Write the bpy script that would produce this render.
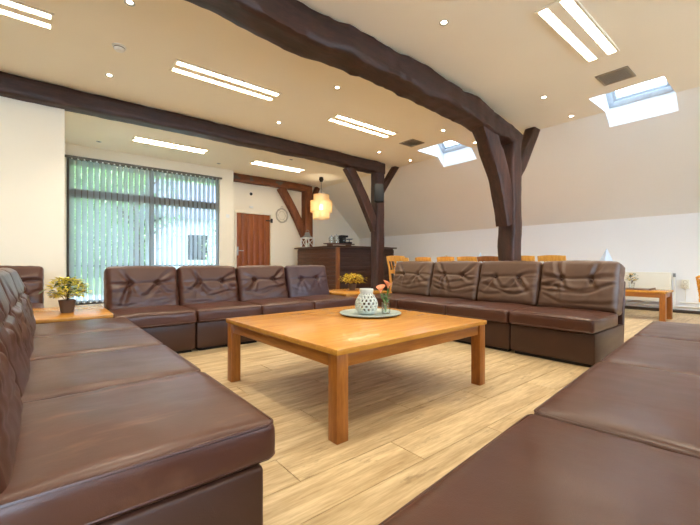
import bpy, bmesh, math, random
from mathutils import Vector, Matrix, noise
PI = math.pi
for o in list(bpy.data.objects): bpy.data.objects.remove(o)
S = bpy.context.scene
C = S.collection
random.seed(7)

# ------------------------------------------------------------------ camera, world, exposure
cam = bpy.data.cameras.new('camera'); cam.sensor_width = 36; cam.lens = 36*370/700
cam.clip_start = .02; cam.clip_end = 300
camo = bpy.data.objects.new('camera', cam); C.objects.link(camo)
camo.location = (0, 0, .8); camo.rotation_euler = (PI/2, 0, -math.atan2(.6351, .7716))
S.camera = camo
W = bpy.data.worlds.new('sky'); S.world = W; W.use_nodes = True
bg = W.node_tree.nodes['Background']
bg.inputs[0].default_value = (.62, .80, 1.0, 1); bg.inputs[1].default_value = 8.0
S.view_settings.view_transform = 'Standard'; S.view_settings.look = 'None'
S.view_settings.gamma = 1; S.view_settings.use_curve_mapping = False
S.view_settings.exposure = 1.05
TUBE = 16.0          # radiance of the fluorescent strips
SPOT = 34.0          # watts of each ceiling spot
WARM = (1.0, .88, .69)

# ------------------------------------------------------------------ materials
def lin(c):
    return tuple(((v/255)/12.92 if v/255 <= .04045 else ((v/255+.055)/1.055)**2.4) for v in c)
def newmat(name):
    m = bpy.data.materials.new(name); m.use_nodes = True
    nt = m.node_tree; return m, nt, nt.nodes['Principled BSDF']
def coords(nt, kind='Object', scale=(1, 1, 1)):
    tc = nt.nodes.new('ShaderNodeTexCoord'); mp = nt.nodes.new('ShaderNodeMapping')
    mp.inputs['Scale'].default_value = scale
    nt.links.new(tc.outputs[kind], mp.inputs['Vector']); return mp.outputs[0]
def noisetex(nt, vec, scale, detail=4, rough=.5):
    n = nt.nodes.new('ShaderNodeTexNoise'); n.inputs['Scale'].default_value = scale
    n.inputs['Detail'].default_value = detail; n.inputs['Roughness'].default_value = rough
    nt.links.new(vec, n.inputs['Vector']); return n.outputs[0]
def ramp(nt, fac, stops):
    r = nt.nodes.new('ShaderNodeValToRGB'); e = r.color_ramp.elements
    while len(e) < len(stops): e.new(.5)
    for i, (p, c) in enumerate(stops):
        e[i].position = p; e[i].color = (*c, 1)
    nt.links.new(fac, r.inputs[0]); return r.outputs[0]
def bump(nt, b, h, strength, dist=.01):
    n = nt.nodes.new('ShaderNodeBump'); n.inputs['Strength'].default_value = strength
    n.inputs['Distance'].default_value = dist
    nt.links.new(h, n.inputs['Height']); nt.links.new(n.outputs[0], b.inputs['Normal'])
def plain(name, rgb, rough=.5, metal=0, var=.06, nscale=6, bmp=0, bscale=60, spec=.5):
    m, nt, b = newmat(name); c = lin(rgb)
    v = coords(nt)
    n = noisetex(nt, v, nscale)
    col = ramp(nt, n, [(.3, tuple(x*(1-var) for x in c)), (.7, tuple(min(1, x*(1+var)) for x in c))])
    nt.links.new(col, b.inputs['Base Color'])
    b.inputs['Roughness'].default_value = rough; b.inputs['Metallic'].default_value = metal
    b.inputs['Specular IOR Level'].default_value = spec
    if bmp: bump(nt, b, noisetex(nt, v, bscale), bmp, .004)
    return m
def wood(name, dark, light, rough=.4, scale=(1.2, 14, 14), bmp=.08, obj_random=0.0, coat=0, spec=.5, streak=False):
    m, nt, b = newmat(name)
    v = coords(nt, 'Object', scale)
    if obj_random:
        oi = nt.nodes.new('ShaderNodeObjectInfo')
        ad = nt.nodes.new('ShaderNodeVectorMath'); ad.operation = 'ADD'
        sc = nt.nodes.new('ShaderNodeVectorMath'); sc.operation = 'SCALE'
        cb = nt.nodes.new('ShaderNodeCombineXYZ')
        for k in range(3): nt.links.new(oi.outputs['Random'], cb.inputs[k])
        nt.links.new(cb.outputs[0], sc.inputs[0]); sc.inputs['Scale'].default_value = 43
        nt.links.new(v, ad.inputs[0]); nt.links.new(sc.outputs[0], ad.inputs[1]); v = ad.outputs[0]
    n = noisetex(nt, v, 2.2, 6, .6)
    n2 = noisetex(nt, v, 9, 3, .6)
    mx = nt.nodes.new('ShaderNodeMix'); mx.inputs[0].default_value = .35
    nt.links.new(n, mx.inputs[2]); nt.links.new(n2, mx.inputs[3])
    d, l = lin(dark), lin(light)
    col = ramp(nt, mx.outputs[0], [(.32, d), (.5, tuple((a+c)/2 for a, c in zip(d, l))), (.64, l)])
    if streak:
        vv = nt.nodes.new('ShaderNodeVectorMath'); vv.operation = 'MULTIPLY'; vv.inputs[1].default_value = (1.6, .55, 1)
        nt.links.new(v, vv.inputs[0])
        k = noisetex(nt, vv.outputs[0], 2.4, 5, .7)
        mk = ramp(nt, k, [(.60, (0,0,0)), (.72, (.75,.75,.75))])
        m3 = nt.nodes.new('ShaderNodeMix'); m3.data_type = 'RGBA'
        nt.links.new(mk, m3.inputs[0]); nt.links.new(col, m3.inputs[6]); m3.inputs[7].default_value = (*lin((128, 104, 74)), 1)
        col = m3.outputs[2]
    if obj_random:
        hs = nt.nodes.new('ShaderNodeHueSaturation')
        mr = nt.nodes.new('ShaderNodeMapRange')
        mr.inputs['To Min'].default_value = 1-obj_random; mr.inputs['To Max'].default_value = 1+obj_random
        nt.links.new(oi.outputs['Random'], mr.inputs[0]); nt.links.new(mr.outputs[0], hs.inputs['Value'])
        nt.links.new(col, hs.inputs['Color']); col = hs.outputs[0]
    nt.links.new(col, b.inputs['Base Color'])
    b.inputs['Roughness'].default_value = rough; b.inputs['Coat Weight'].default_value = coat
    b.inputs['Coat Roughness'].default_value = .25
    b.inputs['Specular IOR Level'].default_value = spec
    if bmp: bump(nt, b, mx.outputs[0], bmp, .004)
    return m
def leather(name, rgb, rough=.36, scuff=False):
    m, nt, b = newmat(name); c = lin(rgb)
    v = coords(nt)
    n = noisetex(nt, v, 3.5, 5, .6)
    col = ramp(nt, n, [(.3, tuple(x*.86 for x in c)), (.55, c), (.75, tuple(x*1.18 for x in c))])
    if scuff:
        sv = coords(nt, 'Object', (9, 1.6, 2)); sn = noisetex(nt, sv, 1.7, 4, .6)
        mk = ramp(nt, sn, [(.56, (0,0,0)), (.70, (.55,.55,.55))])
        m3 = nt.nodes.new('ShaderNodeMix'); m3.data_type = 'RGBA'
        nt.links.new(mk, m3.inputs[0]); nt.links.new(col, m3.inputs[6]); m3.inputs[7].default_value = (*lin((134, 92, 68)), 1)
        col = m3.outputs[2]
    nt.links.new(col, b.inputs['Base Color'])
    vs = coords(nt, 'Object', (5, 1.2, 5))
    st = noisetex(nt, vs, 3.0, 4, .6)
    rr = nt.nodes.new('ShaderNodeMapRange'); rr.inputs['To Min'].default_value = rough-.07; rr.inputs['To Max'].default_value = rough+.12
    nt.links.new(st, rr.inputs[0]); nt.links.new(rr.outputs[0], b.inputs['Roughness'])
    vo = nt.nodes.new('ShaderNodeTexVoronoi'); vo.inputs['Scale'].default_value = 420
    nt.links.new(v, vo.inputs['Vector'])
    n3 = noisetex(nt, v, 14, 5, .65)
    ad = nt.nodes.new('ShaderNodeMath'); ad.operation = 'MULTIPLY_ADD'; ad.inputs[1].default_value = .12
    nt.links.new(vo.outputs['Distance'], ad.inputs[0]); nt.links.new(n3, ad.inputs[2])
    bump(nt, b, ad.outputs[0], .16, .006)
    return m
def emit(name, col, strength):
    m, nt, b = newmat(name)
    b.inputs['Base Color'].default_value = (.9, .9, .9, 1)
    b.inputs['Emission Color'].default_value = (*col, 1); b.inputs['Emission Strength'].default_value = strength
    return m
def glass(name, tint=(1, 1, 1), gloss=.06, rough=.02):
    m, nt, b = newmat(name); nt.nodes.remove(b)
    out = nt.nodes['Material Output']
    t = nt.nodes.new('ShaderNodeBsdfTransparent'); t.inputs[0].default_value = (*tint, 1)
    g = nt.nodes.new('ShaderNodeBsdfGlossy'); g.inputs['Roughness'].default_value = rough
    fr = nt.nodes.new('ShaderNodeLayerWeight'); fr.inputs[0].default_value = .25
    mr = nt.nodes.new('ShaderNodeMapRange'); mr.inputs['To Min'].default_value = gloss; mr.inputs['To Max'].default_value = .6
    nt.links.new(fr.outputs['Fresnel'], mr.inputs[0])
    mx = nt.nodes.new('ShaderNodeMixShader')
    nt.links.new(mr.outputs[0], mx.inputs[0]); nt.links.new(t.outputs[0], mx.inputs[1]); nt.links.new(g.outputs[0], mx.inputs[2])
    nt.links.new(mx.outputs[0], out.inputs[0]); return m
def fabric_translucent(name, rgb, transp=.25, trans=.5):
    m, nt, b = newmat(name); nt.nodes.remove(b); out = nt.nodes['Material Output']
    c = (*lin(rgb), 1)
    v = coords(nt, 'Object', (1, 1, 1)); n = noisetex(nt, v, 40, 2)
    col = ramp(nt, n, [(.3, tuple(x*.93 for x in c[:3])), (.7, c[:3])])
    d = nt.nodes.new('ShaderNodeBsdfDiffuse'); nt.links.new(col, d.inputs[0])
    t = nt.nodes.new('ShaderNodeBsdfTranslucent'); nt.links.new(col, t.inputs[0])
    tr = nt.nodes.new('ShaderNodeBsdfTransparent')
    m1 = nt.nodes.new('ShaderNodeMixShader'); m1.inputs[0].default_value = trans
    nt.links.new(d.outputs[0], m1.inputs[1]); nt.links.new(t.outputs[0], m1.inputs[2])
    m2 = nt.nodes.new('ShaderNodeMixShader'); m2.inputs[0].default_value = transp
    nt.links.new(m1.outputs[0], m2.inputs[1]); nt.links.new(tr.outputs[0], m2.inputs[2])
    nt.links.new(m2.outputs[0], out.inputs[0]); return m

M = {}
M['ceil'] = plain('ceiling_paint', (247, 239, 220), .85, var=.02, nscale=.8, bmp=.05)
M['slope'] = plain('slope_paint', (240, 236, 228), .85, var=.02, nscale=.8, bmp=.05)
M['knee'] = plain('knee_wall_paint', (243, 243, 243), .8, var=.015, nscale=.8, bmp=.04)
M['cream'] = plain('cream_wall_paint', (243, 234, 214), .8, var=.015, nscale=.8, bmp=.04)
M['white'] = plain('white_paint', (240, 240, 236), .5, var=.01)
M['reveal'] = plain('reveal_paint', (243, 244, 245), .8, var=.01)
M['oak'] = wood('oak_plank', (164, 136, 96), (222, 200, 160), .42, (1.1, 11, 11), .06, .05, streak=True)
M['gap'] = plain('floor_underlay', (140, 114, 82), .7, var=.15, nscale=3)
M['beam'] = wood('dark_beam_timber', (26, 13, 11), (70, 39, 31), .5, (1.6, 10, 10), 1.0)
M['post'] = wood('dark_post_timber', (30, 15, 12), (76, 43, 33), .5, (10, 10, 1.6), .9)
M['beam3'] = wood('brown_beam_timber', (84, 42, 20), (138, 78, 40), .55, (1.3, 8, 8), .4)
M['post3'] = wood('brown_post_timber', (84, 42, 20), (138, 78, 40), .55, (8, 8, 1.3), .4)
M['table_top'] = wood('honey_table_top', (180, 118, 42), (210, 150, 64), .27, (1.2, 12, 12), .02, coat=.15)
M['table_leg'] = wood('honey_table_leg', (140, 80, 28), (178, 112, 44), .36, (9, 9, 1.4), .03, coat=.1)
M['table_apron'] = wood('honey_table_apron', (140, 80, 28), (178, 112, 44), .36, (1.2, 12, 12), .03, coat=.1)
M['chairwood'] = wood('golden_chair_wood', (196, 132, 50), (232, 176, 84), .38, (6, 6, 1.5), .03)
M['chairdark'] = wood('brown_chair_wood', (130, 76, 34), (168, 108, 54), .4, (6, 6, 1.5), .03)
M['leather'] = leather('brown_leather', (78, 45, 33), .32)
M['leather2'] = leather('plum_brown_leather', (70, 46, 48), .32)
M['leather3'] = leather('taupe_brown_leather', (98, 74, 58), .36)
M['lit_leather'] = leather('sheen_lit_brown_leather', (92, 66, 51), .36)  # same brown leather, light and sheen on the backrests put into its colour
M['scuffed'] = leather('scuffed_brown_leather', (80, 46, 33), .33, scuff=True)
M['basevinyl'] = leather('brown_base_leather', (68, 41, 30), .42)
M['black'] = plain('black_plastic', (9, 9, 11), .7)
M['dark'] = plain('dark_recess', (34, 30, 28), .8)
M['grille'] = plain('vent_grille_metal', (178, 164, 142), .6, var=.08)
M['metal'] = plain('brushed_steel', (190, 190, 188), .3, metal=1)
M['frame'] = plain('bronze_window_frame', (92, 82, 72), .5)
M['roofframe'] = plain('roof_window_frame', (196, 206, 214), .45)
M['glass'] = glass('window_glass', (.96, .98, 1))
M['clearglass'] = glass('drinking_glass', (.93, .96, .95), .10)
M['slat'] = fabric_translucent('blind_fabric', (158, 162, 166), .17, .5)
M['door'] = wood('red_brown_door_wood', (120, 56, 18), (164, 88, 34), .4, (9, 9, 1.0), .05)
M['barwood'] = wood('dark_bar_wood', (62, 34, 22), (104, 62, 40), .42, (1.3, 10, 10), .08)
M['bardark'] = wood('dark_brown_bar_wood', (44, 26, 22), (74, 46, 38), .42, (1.3, 10, 10), .08)
M['bartop'] = wood('bar_top_wood', (58, 36, 26), (90, 60, 44), .3, (1.3, 8, 8), .05)
M['barpost'] = wood('bar_corner_wood', (120, 70, 36), (156, 98, 54), .42, (9, 9, 1.3), .05)
M['ceramic'] = plain('pale_ceramic', (196, 200, 190), .35, var=.03)
M['plate'] = plain('grey_green_ceramic', (168, 182, 176), .3, var=.04)
M['pot'] = plain('brown_pot', (92, 66, 46), .6, var=.1)
M['leafy'] = plain('yellow_green_leaf', (236, 208, 70), .5, var=.35, nscale=30)
M['leafg'] = plain('green_leaf', (64, 104, 44), .5, var=.3, nscale=30)
M['yellow'] = plain('yellow_petal', (238, 196, 40), .5, var=.12, nscale=20)
M['calla'] = plain('coral_petal', (240, 150, 104), .45, var=.12, nscale=20)
M['stem'] = plain('green_stem', (70, 120, 50), .5)
M['napkin'] = plain('pale_blue_napkin', (196, 214, 232), .8)
M['rattan'] = plain('yellow_rattan', (226, 160, 40), .5, var=.2, nscale=40)
M['bamboo'] = fabric_translucent('bamboo_strips', (240, 216, 168), .08, .55)
M['paper'] = fabric_translucent('shade_lining', (250, 242, 220), .4, .6)
M['wicker'] = plain('grey_wicker', (196, 186, 166), .8, var=.2, nscale=40)
M['grey'] = plain('grey_metal', (120, 122, 122), .5)
M['radiator'] = plain('cream_radiator_enamel', (236, 232, 216), .4, var=.01)
M['pipe'] = plain('white_pipe', (232, 228, 218), .4)
M['baseb'] = plain('dark_baseboard', (70, 58, 48), .6)
M['tray'] = wood('brown_tray_wood', (90, 58, 40), (124, 84, 60), .5, (2, 10, 10), .05)
M['lawn'] = plain('lawn_grass', (96, 124, 60), .9, var=.3, nscale=3)
M['bark'] = plain('tree_bark', (84, 70, 54), .9, var=.3, nscale=8)
M['tree1'] = plain('tree_leaves', (110, 138, 84), .7, var=.4, nscale=3)
M['tree2'] = plain('light_tree_leaves', (166, 184, 130), .7, var=.35, nscale=3)
M['render'] = plain('pale_house_render', (206, 210, 214), .8, var=.03)
M['tile'] = plain('dark_roof_tile', (84, 84, 92), .7, var=.15)
M['paving'] = plain('terrace_paving', (200, 196, 188), .8, var=.08)

# ------------------------------------------------------------------ geometry helpers
class MB:
    def __init__(s): s.v = []; s.f = []
    def add(s, vs, fs):
        k = len(s.v); s.v += [tuple(p) for p in vs]; s.f += [tuple(i+k for i in f) for f in fs]; return s
    def box(s, c, d, rot=None):
        vs = []
        for x, y, z in ((-1,-1,-1),(1,-1,-1),(1,1,-1),(-1,1,-1),(-1,-1,1),(1,-1,1),(1,1,1),(-1,1,1)):
            p = Vector((x*d[0]/2, y*d[1]/2, z*d[2]/2))
            if rot is not None: p = rot @ p
            vs.append(p+Vector(c))
        return s.add(vs, [(0,3,2,1),(4,5,6,7),(0,1,5,4),(1,2,6,5),(2,3,7,6),(3,0,4,7)])
    def lim(s, x0, x1, y0, y1, z0, z1): return s.box(((x0+x1)/2,(y0+y1)/2,(z0+z1)/2), (x1-x0, y1-y0, z1-z0))
    def tube(s, pts, r, n=8, closed=False, cap=True):
        pts = [Vector(p) for p in pts]; m = len(pts); rs = r if isinstance(r, (list, tuple)) else [r]*m
        vs = []; up = None
        for i, p in enumerate(pts):
            a = pts[(i-1) % m] if (closed or i > 0) else p; b = pts[(i+1) % m] if (closed or i < m-1) else p
            t = (b-a).normalized()
            if up is None:
                up = t.orthogonal().normalized()
            else:
                up = (up - t*up.dot(t))
                up = up.normalized() if up.length > 1e-6 else t.orthogonal().normalized()
            w = t.cross(up)
            for k in range(n):
                q = 2*PI*k/n; vs.append(p + (up*math.cos(q) + w*math.sin(q))*rs[i])
        fs = []
        for i in range(m if closed else m-1):
            j = (i+1) % m
            for k in range(n): fs.append((i*n+k, i*n+(k+1) % n, j*n+(k+1) % n, j*n+k))
        if cap and not closed: fs += [tuple(range(n-1, -1, -1)), tuple(range((m-1)*n, m*n))]
        return s.add(vs, fs)
    def lathe(s, prof, n=24, c=(0,0,0), skip=None):
        vs = [];
        for r, z in prof:
            for k in range(n):
                a = 2*PI*k/n; vs.append((c[0]+r*math.cos(a), c[1]+r*math.sin(a), c[2]+z))
        fs = []
        for i in range(len(prof)-1):
            for k in range(n):
                if skip and skip(i, k): continue
                fs.append((i*n+k, i*n+(k+1) % n, (i+1)*n+(k+1) % n, (i+1)*n+k))
        return s.add(vs, fs)
    def leaf(s, p, d, w, up=Vector((0,0,1))):
        d = Vector(d); side = d.cross(up)
        side = side.normalized()*w if side.length > 1e-5 else Vector((w,0,0))
        p = Vector(p); dn = Vector((0,0,-.18*d.length))
        return s.add([p, p+d*.5+side, p+d+dn, p+d*.5-side], [(0,1,2,3)])
    def mesh(s, name, bevel=0, segs=2, smooth=True, angle=35):
        me = bpy.data.meshes.new(name); me.from_pydata(s.v, [], s.f)
        if bevel:
            bm = bmesh.new(); bm.from_mesh(me)
            es = [e for e in bm.edges if len(e.link_faces) == 2 and e.calc_face_angle(0) > .5]
            bmesh.ops.bevel(bm, geom=es, offset=bevel, segments=segs, affect='EDGES', profile=.5)
            bm.to_mesh(me); bm.free()
        if smooth:
            me.polygons.foreach_set('use_smooth', [True]*len(me.polygons))
            me.set_sharp_from_angle(angle=math.radians(angle))
        me.update(); return me
    def build(s, name, mat, parent=None, bevel=0, **k): return obj(name, s.mesh(name, bevel, **k), mat, parent)
def obj(name, me, mat, parent=None, loc=None, rot=None):
    if mat is not None and not me.materials: me.materials.append(M[mat] if isinstance(mat, str) else mat)
    o = bpy.data.objects.new(name, me); C.objects.link(o); o.parent = parent
    if loc: o.location = loc
    if rot: o.rotation_euler = rot
    return o
def tag(o, label, cat, group=None):
    o['label'] = label; o['category'] = cat
    if group: o['group'] = group
    return o
def thing(name, label, cat, loc=(0,0,0), rz=0, group=None):
    o = bpy.data.objects.new(name, None); C.objects.link(o); o.empty_display_size = .1
    o.location = loc; o.rotation_euler = (0,0,rz); return tag(o, label, cat, group)
def struct(o, label=None, cat=None):
    o['kind'] = 'structure'
    if label: o['label'] = label
    if cat: o['category'] = cat
    return o
def copy_tree(o, parent=None):
    c = o.copy(); C.objects.link(c); c.parent = parent
    for ch in list(o.children): copy_tree(ch, c)
    return c
def box_obj(name, x0, x1, y0, y1, z0, z1, mat, parent=None, bevel=0): return MB().lim(x0,x1,y0,y1,z0,z1).build(name, mat, parent, bevel)
def rbox_mesh(name, a, b, c, r, nx, ny, nz, disp=None, center=(0,0,0), tilt=0.0):
    """rounded box on a fine grid, optionally displaced: disp(x,y,z,normal)->vector"""
    def axis(h, n):
        e = [-h, -h+.35*r, -h+.9*r]; inner = [-h+.9*r + (2*h-1.8*r)*i/n for i in range(1, n)]
        return e + inner + [h-.9*r, h-.35*r, h]
    X, Y, Z = axis(a, nx), axis(b, ny), axis(c, nz)
    idx = {}; vs = []; fs = []
    def vid(i, j, k):
        if (i, j, k) not in idx:
            p = Vector((X[i], Y[j], Z[k]))
            q = Vector((max(-a+r, min(a-r, p.x)), max(-b+r, min(b-r, p.y)), max(-c+r, min(c-r, p.z))))
            n = (p-q).normalized(); w = q + n*r
            if disp: w = w + disp(w.x, w.y, w.z, n)
            idx[(i, j, k)] = len(vs); vs.append(w)
        return idx[(i, j, k)]
    I, J, K = len(X)-1, len(Y)-1, len(Z)-1
    for i in range(I):
        for j in range(J):
            fs.append((vid(i,j,0), vid(i,j+1,0), vid(i+1,j+1,0), vid(i+1,j,0)))
            fs.append((vid(i,j,K), vid(i+1,j,K), vid(i+1,j+1,K), vid(i,j+1,K)))
    for i in range(I):
        for k in range(K):
            fs.append((vid(i,0,k), vid(i+1,0,k), vid(i+1,0,k+1), vid(i,0,k+1)))
            fs.append((vid(i,J,k), vid(i,J,k+1), vid(i+1,J,k+1), vid(i+1,J,k)))
    for j in range(J):
        for k in range(K):
            fs.append((vid(0,j,k), vid(0,j,k+1), vid(0,j+1,k+1), vid(0,j+1,k)))
            fs.append((vid(I,j,k), vid(I,j+1,k), vid(I,j+1,k+1), vid(I,j,k+1)))
    R = Matrix.Rotation(tilt, 3, 'X'); ctr = Vector(center)
    me = bpy.data.meshes.new(name); me.from_pydata([tuple(R @ v + ctr) for v in vs], [], fs)
    me.polygons.foreach_set('use_smooth', [True]*len(me.polygons)); me.update(); return me

# ------------------------------------------------------------------ the room
CEIL = 3.0; XE = 6.31; XW = 7.8; ZK = 1.57; XL = -3.2; YF = -3.6; YD = 9.0; YW = 8.6
SL = (CEIL-ZK)/(XW-XE)
SKY = [(-2.15, -1.37), (1.02, 1.80), (4.0, 4.78)]; SX0, SX1 = 5.645, 6.5
def zs(x): return CEIL - SL*(x-XE)

fl = struct(MB().lim(XL, XW+.2, YF, YD+.2, -.12, -.004).build('floor', 'gap'), 'pale oak plank floor of the lounge', 'floor')
PW, PL = .19, 1.29
pm = MB().box((0,0,-.006), (PL-.003, PW-.003, .012)).mesh('plank', .0012, 1)
row = 0; y = -.55
while y < 5.1:
    x = -1.5 - (row*.47 % PL)
    while x < XW-.1:
        p = obj('plank', pm, 'oak', fl, (x+PL/2, y+PW/2, 0)); x += PL
        if p.location.x + PL/2 > XW+.15: p.location.x -= 0
    y += PW; row += 1
# remaining boards far from view, one piece
mb = MB(); yy = y; r = 0
while yy < YD:
    x = XL - (r*.53 % PL)
    while x < XW:
        mb.lim(max(x, XL), min(x+PL, XW)-.003, yy, min(yy+PW, YD)-.003, -.012, 0); x += PL
    yy += PW; r += 1
far = mb.build('far_planks', 'oak', fl, smooth=False); far['kind'] = 'stuff'

# ceiling with roof-window openings, sloped wall with the same openings
mb = MB(); ms = MB()
ys = [YF-.1] + [v for a in SKY for v in a] + [YD+.1]
for i in range(len(ys)-1):
    opening = i % 2 == 1; y0, y1 = ys[i], ys[i+1]
    xe = SX0 if opening else XE
    mb.add([(XL-.1,y0,CEIL),(XL-.1,y1,CEIL),(xe,y1,CEIL),(xe,y0,CEIL)], [(0,1,2,3)])
    xs = SX1 if opening else XE
    ms.add([(xs,y0,zs(xs)),(xs,y1,zs(xs)),(XW,y1,ZK),(XW,y0,ZK)], [(0,1,2,3)])
struct(mb.build('ceiling', 'ceil', smooth=False), 'flat cream ceiling with fluorescent lights and spots', 'ceiling')
struct(ms.build('wall_slope', 'slope', smooth=False), 'sloping beige attic wall with skylights', 'wall')
kw = struct(box_obj('wall_right', XW, XW+.15, YF-.1, YD+.1, 0, ZK, 'knee'), 'low white knee wall below the sloping wall', 'wall')
FW = [(-2.6, -.2), (1.0, 3.4), (4.4, 6.0)]  # unseen windows behind the camera, added as a daylight source
mb = MB(); xs_ = [XL-.1] + [v for a in FW for v in a] + [XW+.1]
for i in range(len(xs_)-1):
    if i % 2 == 0: mb.lim(xs_[i], xs_[i+1], YF-.15, YF, 0, CEIL)
    else: mb.lim(xs_[i], xs_[i+1], YF-.15, YF, 0, .12).lim(xs_[i], xs_[i+1], YF-.15, YF, 2.7, CEIL)
struct(mb.build('wall_front', 'cream'), 'cream wall with added daylight windows at the end of the lounge', 'wall')
struct(box_obj('wall_west', XL-.15, XL, YF, YD+.1, 0, CEIL, 'cream'), 'cream side wall of the lounge', 'wall')
struct(box_obj('wall_left', XL, .19, 5.98, 6.2, 0, CEIL, 'cream'), 'cream wall under the dark ceiling beam', 'wall')
struct(box_obj('wall_return', .04, .19, 6.2, YW, 0, CEIL, 'cream'), 'cream return wall beside the tall window', 'wall')
# window wall
mb = MB()
WX0, WX1, WZ = .30, 3.14, 2.77
mb.lim(.19, WX0, YW, YW+.2, 0, CEIL).lim(WX1, 3.47, YW, YW+.2, 0, CEIL).lim(WX0, WX1, YW, YW+.2, WZ, CEIL)
mb.lim(3.32, 3.47, YW+.2, YD, 0, CEIL)
struct(mb.build('wall_back', 'cream'), 'cream wall around the tall window', 'wall')
mb = MB(); DX0, DX1, DZ = 3.66, 4.70, 2.11
mb.lim(3.32, DX0, YD, YD+.2, 0, CEIL).lim(DX1, XW, YD, YD+.2, 0, CEIL).lim(DX0, DX1, YD, YD+.2, DZ, CEIL)
struct(mb.build('wall_door', 'cream'), 'cream wall with the brown plank door', 'wall')
struct(box_obj('baseboard_right', XW-.02, XW, YF, YD, 0, .05, 'baseb', bevel=.004), 'dark skirting along the knee wall', 'baseboard')

def added_window(n, x0, x1, label):
    w = struct(bpy.data.objects.new('window_%d' % n, None), label, 'window'); C.objects.link(w)
    for q in ((x0, x0+.06, .12, 2.7), (x1-.06, x1, .12, 2.7), (x0+.06, x1-.06, 2.64, 2.7), (x0+.06, x1-.06, .12, .18), ((x0+x1)/2-.04, (x0+x1)/2+.04, .18, 2.64)):
        box_obj('window_frame', q[0], q[1], YF-.11, YF-.04, q[2], q[3], 'frame', w, .006)
    for a, b in ((x0+.06, (x0+x1)/2-.04), ((x0+x1)/2+.04, x1-.06)): box_obj('pane', a, b, YF-.08, YF-.072, .18, 2.64, 'glass', w)
for i, (a, b) in enumerate(FW): added_window(i+5, a, b, '%s tall bronze-framed window added for daylight in the unseen end wall' % ('first', 'middle', 'last')[i])
struct(box_obj('bounce_terrace', -12, 16, -16, YF-.16, -.1, -.02, 'paving'), 'pale terrace added to bounce daylight in at the end of the lounge', 'terrace')  # unseen pale paving, added to bounce daylight up through the added windows
# roof-window shafts
for n, (y0, y1) in enumerate(SKY):
    off = .30
    def zr(x): return CEIL + off - SL*(x-XE)
    rv = MB()
    rv.add([(SX1,y0,zs(SX1)),(SX1,y1,zs(SX1)),(SX1,y1,zr(SX1)),(SX1,y0,zr(SX1))], [(0,1,2,3)])
    for yy in (y0, y1):
        rv.add([(SX0,yy,CEIL),(XE,yy,CEIL),(SX1,yy,zs(SX1)),(SX1,yy,zr(SX1)),(SX0,yy,zr(SX0))], [(0,1,2,3,4)])
    rv.add([(SX0,y0,CEIL),(SX0,y1,CEIL),(SX0,y1,zr(SX0)),(SX0,y0,zr(SX0))], [(0,1,2,3)])
    w = struct(rv.build('window_%d' % (n+2), 'reveal', smooth=False),
               ['roof window in a white shaft further along the lounge', 'roof window in a white shaft beside a ceiling vent and light', 'roof window in a white shaft between the two timber posts'][n], 'window')
    ang = math.atan(SL); L = (SX1-SX0)/math.cos(ang); cx = (SX0+SX1)/2; cz = zr(cx)
    Rm = Matrix.Rotation(ang, 3, 'Y'); yc = (y0+y1)/2; ctr = Vector((cx, yc, cz))
    f = MB(); fw = .07
    for c, d in (((-L/2+fw/2,0,0),(fw,y1-y0,.06)), ((L/2-fw/2,0,0),(fw,y1-y0,.06)), ((0,-(y1-y0)/2+fw/2,0),(L,fw,.06)), ((0,(y1-y0)/2-fw/2,0),(L,fw,.06))):
        f.box(ctr + Rm @ Vector(c), d, Rm)
    f.build('window_frame', 'roofframe', w, .004)
    f = MB(); fw2 = .04
    a, b2 = L/2-fw, (y1-y0)/2-fw
    for c, d in (((-a+fw2/2,0,.015),(fw2,2*b2,.05)), ((a-fw2/2,0,.015),(fw2,2*b2,.05)), ((0,-b2+fw2/2,.015),(2*a,fw2,.05)), ((0,b2-fw2/2,.015),(2*a,fw2,.05))):
        f.box(ctr + Rm @ Vector(c), d, Rm)
    f.build('sash', 'frame' if False else 'roofframe', w, .004)
    MB().box(ctr + Rm @ Vector((0,0,.03)), (2*a-.06, 2*b2-.06, .006), Rm).build('pane', 'glass', w)
    MB().box(ctr + Rm @ Vector((-a+.01,0,-.02)), (.025, .3, .02), Rm).build('handle', 'metal', w, .004)

# tall window with blinds
w1 = struct(bpy.data.objects.new('window_1', None), 'tall bronze-framed window behind vertical blinds', 'window'); C.objects.link(w1)
fy0, fy1 = YW+.05, YW+.12
MX = 1.73; TZ0, TZ1 = 2.03, 2.19
for nm, q in (('window_frame', (WX0, WX0+.06, 0, WZ)), ('window_frame', (WX1-.06, WX1, 0, WZ)), ('window_frame', (WX0+.06, WX1-.06, WZ-.05, WZ)),
              ('window_frame', (WX0+.06, WX1-.06, 0, .07)), ('mullion', (MX-.045, MX+.045, .07, WZ-.05)),
              ('transom', (WX0+.06, MX-.045, TZ0, TZ1)), ('transom', (MX+.045, WX1-.06, TZ0, TZ1))):
    box_obj(nm, q[0], q[1], fy0, fy1, q[2], q[3], 'frame', w1, .006)
for x0, x1 in ((WX0+.06, MX-.045), (MX+.045, WX1-.06)):
    for z0, z1 in ((.07, TZ0), (TZ1, WZ-.05)):
        box_obj('pane', x0, x1, YW+.08, YW+.088, z0, z1, 'glass', w1)
bl = thing('vertical_blind', 'vertical fabric blind with many narrow slats across the tall window', 'blind', (0, YW-.03, 0))
MB().lim(WX0-.04, WX1+.04, -.02, .02, WZ-.03, WZ+.01).build('headrail', 'frame', bl, .004)
nsl = 29; sw = .098
sm = MB(); seg = 6
vs = []; fs = []
for i in range(seg+1):
    u = (i/seg-.5)*sw; bow = .004*(1-(2*i/seg-1)**2)
    vs += [(u, bow, 0), (u, bow, -2.68)]
for i in range(seg): fs.append((2*i, 2*i+1, 2*i+3, 2*i+2))
sm.add(vs, fs); sme = sm.mesh('slat'); sme.materials.append(M['slat'])
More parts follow.
